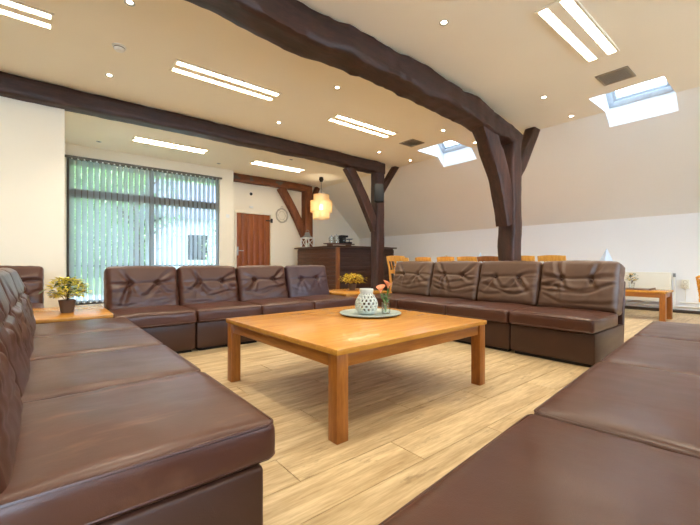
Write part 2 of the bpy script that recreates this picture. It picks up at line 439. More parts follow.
clip = MB().lim(-.012, .012, -.006, .006, 0, .03).mesh('carrier')
for i in range(nsl):
    x = WX0+.03 + (WX1-WX0-.06)*(i+.5)/nsl
    a = math.radians(31 + random.uniform(-4, 4))
    sl = obj('slat', sme, None, bl, (x, 0, WZ-.05), (0, 0, a))
    obj('carrier', clip, 'white', sl)
    obj('bottom_weight', clip, 'white', sl, (0, .004, -2.69))

# door
dr = struct(bpy.data.objects.new('door_1', None), 'red-brown plank door with a steel handle', 'door'); C.objects.link(dr)
for i in range(6):
    x0 = DX0+.05 + (DX1-DX0-.10)*i/6; x1 = DX0+.05 + (DX1-DX0-.10)*(i+1)/6
    box_obj('plank', x0+.003, x1-.003, YD+.03, YD+.065, .01, DZ-.05, 'door', dr, .005)
for q in ((DX0, DX0+.05, 0, DZ), (DX1-.05, DX1, 0, DZ), (DX0+.05, DX1-.05, DZ-.05, DZ)):
    box_obj('door_frame', q[0], q[1], YD-.015, YD+.1, q[2], q[3], 'cream', dr, .005)
hn = MB().lim(DX0+.075, DX0+.115, YD+.018, YD+.03, .98, 1.2).build('handle_plate', 'metal', dr, .003)
MB().tube([(DX0+.095, YD+.03, 1.1), (DX0+.095, YD-.03, 1.1), (DX0+.22, YD-.03, 1.1)], .011, 10).build('lever', 'metal', hn)
MB().lim(DX1-.17, DX1-.03, YD+.005, YD+.03, 1.9, 1.93).build('hinge_strap', 'black', dr, .003)
MB().lim(DX1-.17, DX1-.03, YD+.005, YD+.03, .3, .33).build('hinge_strap', 'black', dr, .003)
MB().lim(DX1-.06, DX1-.0, YD-.04, YD-.015, 1.86, 1.97).build('door_latch', 'black', dr, .004)

# ------------------------------------------------------------------ timber frames
def hewn(name, pts, w, h, mat, parent, seed=0, amp=.012, n=40, side='Y'):
    """a rough-hewn timber along pts (list of vectors); w,h scalars or lists per point"""
    pts = [Vector(p) for p in pts]; m = len(pts)
    ws = w if isinstance(w, (list, tuple)) else [w]*m; hs = h if isinstance(h, (list, tuple)) else [h]*m
    def at(t):
        f = t*(m-1); i = min(int(f), m-2); g = f-i
        def cr(a, b, c, d): return .5*((2*b)+(c-a)*g+(2*a-5*b+4*c-d)*g*g+(-a+3*b-3*c+d)*g**3)
        P = [pts[max(0, i-1)], pts[i], pts[i+1], pts[min(m-1, i+2)]]
        return cr(*P), ws[i]*(1-g)+ws[i+1]*g, hs[i]*(1-g)+hs[i+1]*g
    prof = []
    for cx, cy, in ((1,1),(-1,1),(-1,-1),(1,-1)):
        prof += [(cx, cy)]
    ring = []
    for k in range(4):
        a, b = prof[k], prof[(k+1) % 4]
        for q in (.06, .3, .5, .7, .94): ring.append((a[0]+(b[0]-a[0])*q, a[1]+(b[1]-a[1])*q))
    vs = []; fs = []; R = len(ring)
    for i in range(n+1):
        t = i/n; p, ww, hh = at(t); p2 = at(min(1, t+.01))[0]; p1 = at(max(0, t-.01))[0]
        d = (p2-p1).normalized(); sd = Vector((0,1,0)) if side == 'Y' else Vector((1,0,0))
        up = d.cross(sd).normalized(); sd = up.cross(d).normalized()
        for a, b in ring:
            q = p + sd*(a*ww/2) + up*(b*hh/2)
            nv = noise.noise_vector(q*2.3 + Vector((seed*7.1, 0, 0)))*amp + noise.noise_vector(q*7 + Vector((0, seed*3.3, 0)))*amp*.5 + noise.noise_vector(q*19 + Vector((0, seed*3.3, 0)))*amp*.22
            vs.append(q+nv)
    for i in range(n):
        for k in range(R): fs.append((i*R+k, i*R+(k+1) % R, (i+1)*R+(k+1) % R, (i+1)*R+k))
    fs += [tuple(range(R-1, -1, -1)), tuple(range(n*R, (n+1)*R))]
    b = MB().add(vs, fs); me = b.mesh(name, angle=50)
    bm = bmesh.new(); bm.from_mesh(me); bmesh.ops.recalc_face_normals(bm, faces=bm.faces); bm.to_mesh(me); bm.free()
    return obj(name, me, mat, parent)
def timber(label, X, Y, beam_pts, bw, bh, posth, postw, lbr, rbr, mats=('beam', 'post'), seed=0, amp=.012, brw=.16, brh=.2):
    t = thing('timber_frame', label, 'beam', (0, 0, 0))
    hewn('beam', beam_pts, bw, bh, mats[0], t, seed, amp, 150)
    hewn('post', [(X,Y,0), (X,Y,posth/2), (X,Y,posth)], postw, postw, mats[1], t, seed+1, amp*.7, 30)
    hewn('brace', lbr, brw, brh, mats[1], t, seed+2, amp*.7, 24)
    hewn('brace', rbr, brw*.8, brh*.62, mats[1], t, seed+3, amp*.5, 16)
    return t
t1 = timber('massive rough dark beam with braced post rising behind the sofa row', 5.46, 2.8,
       [(-3.2,2.78,2.88), (-1,2.79,2.86), (.5,2.76,2.865), (1.6,2.80,2.855), (2.6,2.77,2.85), (3.5,2.78,2.84), (4.3,2.78,2.80), (4.9,2.79,2.74), (5.62,2.80,2.64)],
       [.30,.30,.29,.30,.29,.29,.29,.27,.25], [.26,.27,.26,.28,.27,.29,.29,.27,.22], 2.62, .25,
       [(5.36,2.8,1.38), (5.26,2.8,1.72), (5.04,2.8,2.2), (4.66,2.8,2.72)], [(5.5,2.8,2.02), (5.86,2.8,2.5), (6.32,2.8,3.12)], seed=1, amp=.028, brw=.2, brh=.3)
timber('dark beam and braced post carrying a black loudspeaker', 5.67, 5.93,
       [(-3.2,5.92,2.88), (0,5.93,2.88), (2,5.92,2.88), (4,5.93,2.89), (5.8,5.93,2.87)], .24, [.23,.23,.22,.21,.24], 2.8, .22,
       [(5.6,5.93,1.52), (5.42,5.93,1.86), (5.16,5.93,2.3), (4.82,5.93,2.78)], [(5.72,5.93,2.3), (5.98,5.93,2.66), (6.28,5.93,3.06)], seed=5, amp=.012, brw=.15, brh=.2)
timber('brown beam and braced post against the door wall', 5.74, 8.9,
       [(3.47,8.9,2.91), (4.4,8.9,2.91), (5.2,8.9,2.9), (5.85,8.9,2.87)], .2, .18, 2.85, .24,
       [(5.68,8.9,1.5), (5.5,8.9,1.85), (5.22,8.9,2.35), (4.9,8.9,2.82)], [(5.76,8.9,2.3), (5.92,8.9,2.6), (6.1,8.9,2.96)], ('beam3','post3'), seed=9, amp=.008, brw=.15, brh=.2)

# ------------------------------------------------------------------ ceiling lights
M['tube'] = emit('tube_light', WARM, TUBE)
M['louvre'] = plain('louvre_white', (244, 240, 228), .4, var=.01)
FX = {}
def fixture(x, y, label, rot=0):
    if not FX:
        fr = MB(); L, Wd = 1.28, .30
        for c, d in (((0,-Wd/2+.012,-.008),(L,.024,.016)), ((0,Wd/2-.012,-.008),(L,.024,.016)), ((-L/2+.012,0,-.008),(.024,Wd-.048,.016)), ((L/2-.012,0,-.008),(.024,Wd-.048,.016)), ((0,0,-.008),(L-.048,.10,.016))):
            fr.box(c, d)
        FX['f'] = fr.mesh('frame', .002, 1)
        FX['t'] = MB().box((0,0,-.003), (L-.05, .076, .004)).mesh('light_strip')
        lv = MB()
        for i in range(19): lv.box((-(L-.1)/2 + (L-.1)*i/18, 0, -.0105), (.005, .076, .011))
        FX['l'] = lv.mesh('louvre', smooth=False)
    t = thing('ceiling_light', label, 'ceiling light', (x, y, CEIL), rot, 'twin-strip fluorescent ceiling lights')
    obj('frame', FX['f'], 'ceil', t)
    for s in (-1, 1):
        st = obj('light_strip', FX['t'], 'tube', t, (0, s*.088, 0)); obj('louvre', FX['l'], 'louvre', st)['kind'] = 'stuff'
    return t
fixture(-.58, 4.33, 'twin-strip fluorescent ceiling light on the far side of the smoke detector')
fixture(1.73, 4.42, 'twin-strip fluorescent ceiling light between the two dark beams, over the window sofa row')
fixture(3.98, 4.48, 'twin-strip fluorescent ceiling light between the two dark beams, close to the small grille and skylight')
fixture(1.83, 7.48, 'twin-strip fluorescent ceiling light directly above the blinds')
fixture(4.12, 7.58, 'twin-strip fluorescent ceiling light in front of the brown door')
fixture(3.95, 1.33, 'twin-strip fluorescent ceiling light beside the vent and large skylight')
for x, lb in ((-.55, 'above the scuffed sofa seat row'), (1.7, 'directly above the coffee table')): fixture(x, 1.33, 'twin-strip fluorescent ceiling light '+lb)
for x, lb in ((-.55, 'first'), (1.7, 'middle'), (3.95, 'last')): fixture(x, -1.8, 'twin-strip fluorescent ceiling light, %s of three before the added end windows' % lb)
M['bulb'] = emit('spot_bulb', WARM, 60)
DLm = {}
def downlight(x, y, label, on=True, name='spotlight'):
    if not DLm:
        DLm['r'] = MB().lathe([(.042,-.001),(.042,-.006),(.032,-.008),(.024,-.002),(.022,.0)], 24).mesh('ring')
        DLm['b'] = MB().lathe([(.0005,-.004),(.013,-.0035),(.021,-.0012)], 20).mesh('bulb')
    t = thing(name, label, 'spotlight', (x, y, CEIL), 0, 'small recessed ceiling spots')
    obj('ring', DLm['r'], 'metal' if on else 'grey', t)
    b = obj('bulb', DLm['b'] if on else DLm['b'].copy(), None, t)
    b.data.materials.clear(); b.data.materials.append(M['bulb'] if on else M['dark'])
    if on:
        l = bpy.data.lights.new('spot', 'SPOT'); l.energy = SPOT; l.color = WARM; l.spot_size = math.radians(100); l.spot_blend = .7; l.shadow_soft_size = .03
        lo = bpy.data.objects.new('beam_light', l); C.objects.link(lo); lo.parent = t; lo.location = (0,0,-.02)
for x, y, lb in ((.55,3.6,'small ceiling spot on the near side of the smoke detector'), (.58,5.15,'small ceiling spot by the dark beam in front of the cream wall'), (2.83,3.69,'small ceiling spot between the rough beam and the twin strips'),
                 (2.83,5.2,'small ceiling spot close to the second dark beam'), (2.82,2.07,'small ceiling spot on the open side of the rough beam'), (5.11,3.77,'small ceiling spot near the far skylight'),
                 (5.13,5.32,'small ceiling spot above the loudspeaker post'), (6.07,5.33,'small ceiling spot washing the sloping wall by the loudspeaker post'),
                 (5.12,2.16,'small ceiling spot near the rough beam post'), (6.1,2.18,'small ceiling spot washing the sloping wall by the large skylight'), (6.08,3.78,'small ceiling spot at the edge of the far skylight'),
                 (.55,2.07,'small ceiling spot above the scuffed sofa seat row'), (-1.7,2.07,'small ceiling spot behind the scuffed sofa seat row'), (.55,.3,'small ceiling spot above the gap between the near sofa rows'), (2.82,.3,'small ceiling spot above the broad sofa seats'), (5.12,.3,'small ceiling spot above the end of the broad sofa row'), (6.1,.3,'small ceiling spot above the rattan chair')):
    downlight(x, y, lb)
for x, y, lb in ((.75,8.1,'unlit ceiling spot next to the blinds, at the cream corner'), (2.97,8.2,'unlit ceiling spot next to the blinds, towards the door'), (4.05,6.9,'unlit ceiling spot in front of the brown door')):
    downlight(x, y, lb, False)
sd = thing('smoke_detector', 'round white smoke detector on the ceiling', 'smoke detector', (.58, 4.4, CEIL))
MB().lathe([(.0005,-.012),(.062,-.012),(.064,0)][::-1], 28).build('base', 'white', sd)
MB().lathe([(.05,-.012),(.05,-.03),(.036,-.048),(.0005,-.05)], 28).build('cover', 'white', sd)
MB().lathe([(.051,-.018),(.0515,-.024)], 28).build('slot', 'dark', sd)
def vent(x, y, label):
    t = thing('ceiling_vent', label, 'vent', (x, y, CEIL), 0, 'grey ceiling vents')
    a, b = .17, .16
    MB().lim(-a,a,-b,b,-.004,-.001).build('backing', 'grey', t)
    f = MB()
    f.lim(-a,a,-b,-b+.02,-.012,-.001).lim(-a,a,b-.02,b,-.012,-.001).lim(-a,-a+.02,-b,b,-.012,-.001).lim(a-.02,a,-b,b,-.012,-.001)
    f.build('frame', 'grille', t, .002)
    sm_ = MB().box((0,0,0), (2*a-.04, .012, .003), Matrix.Rotation(.6, 3, 'X')).mesh('fin')
    for i in range(15): obj('fin', sm_, 'grille', t, (0, -b+.03+i*(2*b-.06)/14, -.008))
vent(5.19, 1.38, 'grey slatted ceiling vent beside the large skylight'); vent(5.2, 4.53, 'grey slatted ceiling vent near the far skylight')

# ------------------------------------------------------------------ modular leather sofas
def back_mesh(w, seed, wr=1.0, grid=44):
    a, b, c = w/2-.005, .10, .235
    tz = .05; tx = .115*w/.62
    rnd = random.Random(seed*13+1); cre = []
    for s_ in (-1, 1):
        for base, sp in ((-2.35 if s_ < 0 else -.80, .35), (-1.9 if s_ < 0 else -1.25, .3), (PI if s_ < 0 else 0, .35), (2.3 if s_ < 0 else .85, .4), (-1.2 if s_ < 0 else -1.95, .3)):
            if rnd.random() < .85: cre.append((s_*tx, base+rnd.uniform(-sp, sp), rnd.uniform(.6, 1.25), rnd.uniform(-1.6, 1.6), rnd.uniform(.7, 1.2)))
    sag = [(rnd.uniform(-.05, .0)-.05*k, rnd.uniform(.25, .9), rnd.uniform(-.1, .1), rnd.uniform(.5, 1.1)) for k in range(1, 4)]
    def disp(x, y, z, n):
        f = max(0, -n.y)
        ex = max(0, 1-(x/a)**2); ez = max(0, 1-(z/c)**2)
        d = .026*ex**.5*ez**.5
        for s_ in (-1, 1):
            rr = math.hypot(x-s_*tx, z-tz); d -= .030*math.exp(-(rr/.026)**2)
        for ox, an, am, cv, ln_ in cre:
            dx, dz = x-ox, z-tz; u = dx*math.cos(an)+dz*math.sin(an); v = -dx*math.sin(an)+dz*math.cos(an) - cv*u*u
            if u > 0:
                wd = .013+.065*u; env = math.exp(-(u/(.17*ln_))**2)
                d += wr*am*(-.016*math.exp(-(v/wd)**2) + .007*math.exp(-((abs(v)-1.9*wd)/wd)**2))*env*min(1, u/.02)
        for k, cv, x0, am in sag:
            v = z-(tz-.04+k) - cv*(x-x0)**2 - .01*math.sin(x*17+seed+k*30)
            d += wr*am*(-.013*math.exp(-(v/.014)**2)+.008*math.exp(-((v-.03)/.02)**2))*ez**.4*(.5+.5*noise.noise(Vector((x*4, k*20, seed))))
        d -= .013*math.exp(-((z-tz-.004*math.sin(x*20+seed))/.011)**2)*(1 if abs(x) < tx else .55)
        v_ = Vector((0, -d*f, 0)) + n*(.006*noise.noise(Vector((x*5+seed, y*6, z*5))))
        # gathered edges
        v_ += Vector((n.x, 0, n.z))*(.0015*math.sin((x+z)*70+seed))*(1-f)
        if n.z > .5: v_.z -= .010*(x/a)**2
        return v_
    return rbox_mesh('backrest', a, b, c, .042, grid, 6, int(grid*.8), disp, (0, .69, .575), -.26)
def seat_mesh(w, d, seed, grid=26):
    a, b, c = w/2-.003, d/2, .055
    def disp(x, y, z, n):
        ex = max(0, 1-(x/a)**2); ey = max(0, 1-(y/b)**2)
        k = max(0, n.z)
        p = .020*ex**.45*ey**.45 + .006*noise.noise(Vector((x*4+seed*3, y*4, seed)))
        p -= .005*abs(noise.noise(Vector((x*3+y*5+seed, y*11-x*4, seed*2))))*ey
        v = Vector((0, 0, p*k))
        v += Vector((n.x, n.y, 0))*(.005*noise.noise(Vector((x*7+seed, y*7, z*9))))
        return v
    return rbox_mesh('seat_cushion', a, b, c, .026, grid, grid, 4, disp, (0, d/2-.015, .315))
def ring_path(a, y0, y1, z, r=.022):
    pts = []
    for cx, cy, s in ((a-r, y0+r, -90), (a-r, y1-r, 0), (-a+r, y1-r, 90), (-a+r, y0+r, 180)):
        for k in range(5):
            q = math.radians(s+k*22.5); pts.append((cx+r*math.cos(q), cy+r*math.sin(q), z))
    return pts
cache = {}
def get(key, fn):
    if key not in cache: cache[key] = fn()
    return cache[key]
SD = .62
def sofa(label, x, y, rz, w, seed, group, back='leather', seatmat='leather', wr=1.0, grid=54, dz=-.05):
    t = thing('sofa_seat', label, 'sofa', (x, y, 0), rz, group)
    a = w/2-.004
    obj('plinth', get(('pl', w), lambda: MB().lim(-a+.03, a-.03, .05, .72, 0, .03).mesh('plinth')), 'black', t)
    obj('base', get(('b', w), lambda: rbox_mesh('base', a, .36, .117, .014, 6, 6, 4, lambda x,y,z,n: n*(.003*noise.noise(Vector((x*8,y*8,z*8)))), (0, .385, .143))), 'basevinyl', t)
    sk = seed % 3
    me = get(('s', w, sk, seatmat), lambda: seat_mesh(w, SD, sk)); st = obj('seat_cushion', me, seatmat, t)
    obj('piping', get(('p', w), lambda: MB().tube(ring_path(a-.005, -.016, SD-.014, .276, .03), .005, 6, True).mesh('piping')), 'leather', st)
    obj('piping', get(('p2', w), lambda: MB().tube(ring_path(a-.006, -.009, SD-.022, .3625, .024), .0048, 6, True).mesh('piping')), 'leather', st)
    bk = obj('backrest', get(('k', w, seed, back), lambda: back_mesh(w, seed, wr, grid)), back, t, (0, dz*.2, dz))
    for s in (-1, 1):
        obj('button', get('btn', lambda: MB().lathe([(.0005,.006),(.007,.005),(.011,.001),(.011,-.004)], 12).mesh('button')), 'leather', bk, (s*.115*w/.62, .599, .640), (PI/2+.26, 0, 0))
    obj('back_panel', get(('bp', w), lambda: rbox_mesh('back_panel', a-.006, .02, .31, .018, 4, 2, 4, None, (0, .79, .33), -.10)), 'basevinyl', t)
    return t
G = 'brown leather sofa seats around the coffee table'
# row under the window, facing the camera side
for i, lb in enumerate(('brown leather sofa seat beside the plant table, in the row below the blinds', 'brown leather sofa seat second from the plant table, below the blinds',
                        'brown leather sofa seat third from the plant table, in front of the brown door', 'leather sofa seat with a smooth plum-tinted backrest, nearest the yellow plant')):
    sofa(lb, .42+.625*(i+.5), 3.41, 0, .625, i+1, G, 'leather2' if i == 3 else 'leather', wr=.35 if i == 3 else 1.15)
# row in front of the knee wall
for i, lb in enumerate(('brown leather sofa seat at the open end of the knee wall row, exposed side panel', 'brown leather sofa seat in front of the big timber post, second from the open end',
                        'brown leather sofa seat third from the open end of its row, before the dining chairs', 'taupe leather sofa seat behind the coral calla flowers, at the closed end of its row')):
    sofa(lb, 3.15, .97+.661*(i+.5), -PI/2, .661, i+6, G, 'leather3' if i == 3 else 'lit_leather', wr=.7 if i == 3 else 1.2, dz=0)
# row at the left, seats running away from the camera
for i, lb in enumerate(('large brown leather sofa seat with a scuffed cushion, at the open end of its row', 'brown leather sofa seat adjoining the scuffed end seat',
                        'brown leather sofa seat second from the bushy plant, in the scuffed seat row', 'brown leather sofa seat adjoining the bushy plant, in the scuffed seat row')):
    sofa(lb, .475, .90+.62*(i+.5), PI/2, .62, i+11, G, seatmat='scuffed' if i == 0 else 'leather', wr=.55, grid=60)
# row in the foreground
for i, lb in enumerate(('broad brown leather sofa seat at the near end of the row facing the window', 'broad brown leather sofa seat second along the row facing the window',
                        'broad leather sofa seat third along the row facing the window', 'broad leather sofa seat fourth along the row facing the window')):
    sofa(lb, 1.09+.80*(i-.5)*math.cos(.08), .485+.80*(i-.5)*math.sin(.08), PI+.08, .80, i+16, G)
sofa('single brown leather sofa seat standing against the cream wall', -.33, 4.55, 0, .64, 21, G, wr=1.3)

# ------------------------------------------------------------------ tables
def square_table(name, label, x0, x1, y0, y1, zt, leg=.065, thick=.028, apron=.062, over=.008, inset=.012, group=None):
    cx, cy = (x0+x1)/2, (y0+y1)/2; t = thing(name, label, 'table', (cx, cy, 0), 0, group)
    a, b = (x1-x0)/2, (y1-y0)/2
    MB().lim(-a-over, a+over, -b-over, b+over, zt-thick, zt).build('tabletop', 'table_top', t, .004)
    lm = MB().lim(-leg/2, leg/2, -leg/2, leg/2, 0, zt-thick).mesh('leg', .003)
    for sx in (-1, 1):
        for sy in (-1, 1): obj('leg', lm, 'table_leg', t, (sx*(a-leg/2), sy*(b-leg/2), 0))
    for s in (-1, 1):
        MB().box((0, s*(b-inset-.011), zt-thick-apron/2), (2*a-2*leg, .022, apron)).build('apron', 'table_apron', t, .002)
        q = MB().box((0, 0, 0), (2*b-2*leg, .022, apron)).build('apron', 'table_apron', t, .002)
        q.location = (s*(a-inset-.011), 0, zt-thick-apron/2); q.rotation_euler = (0, 0, PI/2)
    return t
ct = square_table('coffee_table', 'large square honey-wood coffee table in the middle of the sofas', .985, 2.24, 1.285, 2.47, .42)
ct.rotation_euler.z = .026; q_ = Matrix.Rotation(.026, 3, 'Z') @ Vector((ct.location.x-.985, ct.location.y-1.285, 0)); ct.location = (.985+q_.x, 1.285+q_.y, 0)
square_table('corner_table', 'low honey-wood corner table under the bushy potted plant', -.2, .40, 3.40, 4.22, .40)
square_table('corner_table', 'low honey-wood corner table under the small yellow plant, between two sofa rows', 2.97, 3.72, 3.68, 4.4, .40)
square_table('side_table', 'low wooden side table with tray and flowers by the radiator', 6.4, 6.85, 1.14, 1.78, .41)
def dining_table(label, x, y, lx, ly):
    return square_table('dining_table', label, x-lx/2, x+lx/2, y-ly/2, y+ly/2, .74, .06, .03, .08, .01, .015, 'wooden dining tables')
dining_table('wooden dining table behind the big timber post', 6.88, 2.5, .7, 1.3)
dining_table('wooden dining table in the middle of the knee wall', 6.88, 4.02, .7, 1.3)
dining_table('wooden dining table nearest the bar counter', 6.88, 5.38, .7, 1.2)
dining_table('small wooden dining table behind the taupe sofa seat', 5.48, 4.6, .6, .7)
def chair_proto(mat):
    t = thing('dining_chair', '', 'chair')
    seat = rbox_mesh('seat', .20, .20, .02, .018, 6, 6, 2, None, (0, 0, .45)); obj('seat', seat, mat, t)
    for sx in (-1, 1):
        MB().tube([(sx*.18,.18,.44),(sx*.185,.19,0)], [.02,.015], 8).build('leg', mat, t)
        MB().tube([(sx*.185,-.22,0),(sx*.18,-.19,.45),(sx*.185,-.22,.7),(sx*.19,-.27,.90)], [.016,.02,.018,.015], 8).build('leg', mat, t)
    def rail(z0, z1, yb, nm):
        m = MB(); n = 10; vs = []; fs = []
        for i in range(n+1):
            x = -.20+.40*i/n; bow = -.03*(1-(x/.2)**2); top = z1 + .012*(1-(x/.2)**2)
            for dy, z in ((-.011,z0),(.011,z0),(.011,top),(-.011,top)): vs.append((x, yb+bow+dy-(z-z0)*.2, z))
        for i in range(n):
            for k in range(4): fs.append((i*4+k, i*4+(k+1)%4, i*4+4+(k+1)%4, i*4+4+k))
        fs += [(3,2,1,0), tuple(n*4+k for k in range(4))]
        m.add(vs, fs); m.build(nm, mat, t, .003)
    rail(.82, .90, -.25, 'top_rail'); rail(.62, .67, -.205, 'back_rail')
    for s in (-1, 0, 1): MB().tube([(s*.09,-.225,.66),(s*.09,-.28,.83)], .009, 6).build('spindle', mat, t)
    for sx in (-1, 1): MB().tube([(sx*.183,.185,.2),(sx*.183,-.205,.2)], .01, 6).build('stretcher', mat, t)
    return t
cp = chair_proto('chairwood'); cpd = chair_proto('chairdark'); used = {}
def chair(x, y, rz, label, proto=cp):
    o = copy_tree(proto) if proto.name in used else proto; used[proto.name] = 1
    o.location = (x, y, 0); o.rotation_euler = (0, 0, rz); o['label'] = label; o['group'] = 'wooden dining chairs by the knee wall'
for x, y, lb, dk in ((6.2,2.40,'golden wooden dining chair showing beyond the end sofa seat, right of the big timber post',0), (6.2,2.85,'golden wooden dining chair half hidden by the big timber post',0),
                  (6.2,3.44,'darker brown wooden dining chair beside the big timber post',1), (6.2,3.86,'golden wooden dining chair next to the darker brown chair',0),
                  (6.2,4.32,'golden wooden dining chair second from the darker brown chair',0), (6.2,4.87,'golden wooden dining chair in front of the small yellow flower',0), (6.2,5.46,'golden wooden dining chair closest to the bar counter, at the knee wall tables',0)):
    chair(x, y, -PI/2+random.uniform(-.03,.03), lb, cpd if dk else cp)
chair(4.62, 4.13, -PI/2-.05, 'golden wooden dining chair standing behind the taupe sofa seat')

# folded napkins
def napkin(x, y, z, h, label):
    m = MB(); r = h*.42; n = 10; vs = [(0,0,h)]; fs = []
    for k in range(n): vs.append((r*math.cos(2*PI*k/n)*(1.15 if k % 2 else .9), r*math.sin(2*PI*k/n)*(1.15 if k % 2 else .9), 0))
    for k in range(n): fs.append((0, 1+k, 1+(k+1) % n))
    m.add(vs, fs); o = m.build('folded_napkin', 'napkin', smooth=False); o.location = (x, y, z); tag(o, label, 'napkin', 'pale blue folded napkins')
napkin(7.0, 1.98, .74, .29, 'pale blue pointed napkin above the end sofa seat')
napkin(7.0, 4.23, .74, .27, 'pale blue pointed napkin near the darker brown chair')
napkin(5.26, 4.88, .74, .2, 'pale blue pointed napkin next to the loudspeaker post')

# ------------------------------------------------------------------ coffee table decor
pl = tag(MB().lathe([(.0005,.004),(.12,.004),(.15,.008),(.21,.015),(.222,.019),(.224,.016),(.212,.008),(.15,.0),(.0005,0)], 48).build('plate', 'plate'), 'round grey-green ceramic plate on the coffee table', 'plate')
pl.location = (1.83, 1.99, .42)
vz = thing('lattice_vase', 'white openwork ceramic vase standing on the plate', 'vase', (1.81, 2.01, .4245))
prof = []
for i in range(23):
    t = i/22; z = .165*t; r = .05+.034*math.sin(PI*min(1, t*1.12)**.9)
    if t > .9: r = .046
    prof.append((r, z))
b = MB().lathe(prof, 60, skip=lambda i, k: 3 <= i <= 19 and (i % 3 != 0) and ((k + (2 if (i//3) % 2 else 0)) % 4 in (1, 2)))
vb = b.build('body', 'ceramic', vz)
so = vb.modifiers.new('solid', 'SOLIDIFY'); so.thickness = .005; so.offset = -1
MB().lathe([(.0005,.003),(.044,.003),(.046,.0),(.0005,0)], 32).build('bottom', 'ceramic', vz)
MB().lathe([(.046,.155),(.05,.166),(.051,.182),(.047,.185),(.044,.166)], 40).build('neck', 'ceramic', vz)
MB().lathe([(.0005,.004),(.03,.004),(.03,.1),(.0005,.1)], 20).build('candle', 'pot', vz)
gv = thing('flower_glass', 'clear glass with two coral calla lilies on the plate', 'vase', (1.925, 1.925, .4265))
MB().lathe([(.0005,.0),(.03,.0),(.036,.085),(.034,.085),(.028,.006),(.0005,.006)], 28).build('glass', 'clearglass', gv)
for dx, dy, h, sc, an in ((-.03,.025,.15,.85,.4), (.012,-.01,.185,.85,2.4)):
    MB().tube([(0,0,.01),(dx*.4,dy*.4,h*.6),(dx,dy,h)], .004, 6).build('stem', 'stem', gv)
    m = MB(); vs = []; fs = []; n = 16; lv = 6
    for i in range(lv+1):
        t = i/lv
        for k in range(n):
            a = 2*PI*k/n; r = (.005+.034*t**1.6)*sc; z = .055*t*sc + .018*t**2*math.cos(a)*sc
            vs.append((r*math.cos(a+an)*(1+.25*t*math.cos(a)), r*math.sin(a+an), z))
    for i in range(lv):
        for k in range(n): fs.append((i*n+k, i*n+(k+1)%n, (i+1)*n+(k+1)%n, (i+1)*n+k))
    m.add(vs, fs); q = m.build('petal', 'calla', gv); q.location = (dx, dy, h)
lf = MB()
for k in range(7): lf.leaf((.0,0,.07+.01*k), Vector((math.cos(k*1.9)*.045, math.sin(k*1.9)*.045, .05)), .012)
lf.build('leaves', 'leafg', gv)

def potted(name, label, x, y, z, pr, ph, spread, hgt, n, leafmat, leaf=.03, mat='pot', flowers=0, square=False, extra=None):
    t = thing(name, label, 'plant', (x, y, z))
    seg = 4 if square else 24
    p = MB().lathe([(.0005,0),(pr*.72,0),(pr,ph),(pr*.9,ph),(pr*.85,ph*.85),(.0005,ph*.85)], seg).build('pot', mat, t)
    rnd = random.Random(hash((round(x*100), round(y*100))) & 999)
    st = MB(); lv = MB(); fl_ = MB(); lv2 = MB()
    for k in range(9):
        a = rnd.uniform(0, 2*PI); rr = rnd.uniform(.2, 1)*spread
        tip = Vector((rr*math.cos(a), rr*math.sin(a), ph + hgt*rnd.uniform(.45, 1)*(1-.4*rr/spread)))
        st.tube([(0,0,ph*.8), (tip.x*.4, tip.y*.4, ph+(tip.z-ph)*.6), tip], .002, 5)
    for k in range(n):
        u = rnd.random(); a = rnd.uniform(0, 2*PI); zz = rnd.uniform(.15, 1); rr = spread*math.sqrt(rnd.random())*math.sin(PI*(.16+zz*.68))*(1.25 if k % 9 == 0 else .95)
        pos = Vector((rr*math.cos(a), rr*math.sin(a), ph+hgt*zz))
        d = Vector((math.cos(a+rnd.uniform(-1,1)), math.sin(a+rnd.uniform(-1,1)), rnd.uniform(-.3,.8))).normalized()*leaf*rnd.uniform(.6,1.2)
        (lv2 if extra and k % 4 == 0 else lv).leaf(pos, d, leaf*.28)
        if flowers and k < flowers: 
            for q in range(6):
                b_ = 2*PI*q/6; fl_.leaf(pos+Vector((0,0,.01)), Vector((math.cos(b_)*.028, math.sin(b_)*.028, .008)), .012)
    st.build('stems', 'bark', t); o = lv.build('foliage', leafmat, t, smooth=False); o['kind'] = 'stuff'
    if extra: lv2.build('foliage', extra, t, smooth=False)['kind'] = 'stuff'
    if flowers: fl_.build('blossoms', 'yellow', t, smooth=False)
    return t
potted('potted_plant', 'bushy yellow-green plant in a brown pot on the corner table', .135, 3.74, .40, .058, .10, .13, .17, 620, 'leafy', .042, extra='leafg')
potted('potted_plant', 'small yellow-flowering plant in a dark pot between the sofa rows', 3.42, 4.1, .40, .06, .09, .16, .14, 260, 'leafy', .05, flowers=60)
tr = thing('serving_tray', 'flat brown wooden tray on the side table', 'tray', (6.62, 1.5, .41))
MB().lim(-.15,.15,-.19,.19,0,.012).build('board', 'tray', tr, .003)
for s in (-1, 1): MB().lim(-.15,.15,s*.18-.008,s*.18+.008,.012,.028).build('rim', 'tray', tr, .003)
potted('flower_vase', 'small glass vase of yellow and white flowers on the tray', 6.62, 1.56, .4225, .04, .085, .07, .12, 70, 'leafg', .04, mat='clearglass', flowers=26)
potted('flower_vase', 'small white pot with yellow blossoms on a dining table', 7.0, 5.1, .74, .05, .11, .06, .1, 40, 'leafg', .03, mat='white', flowers=24)

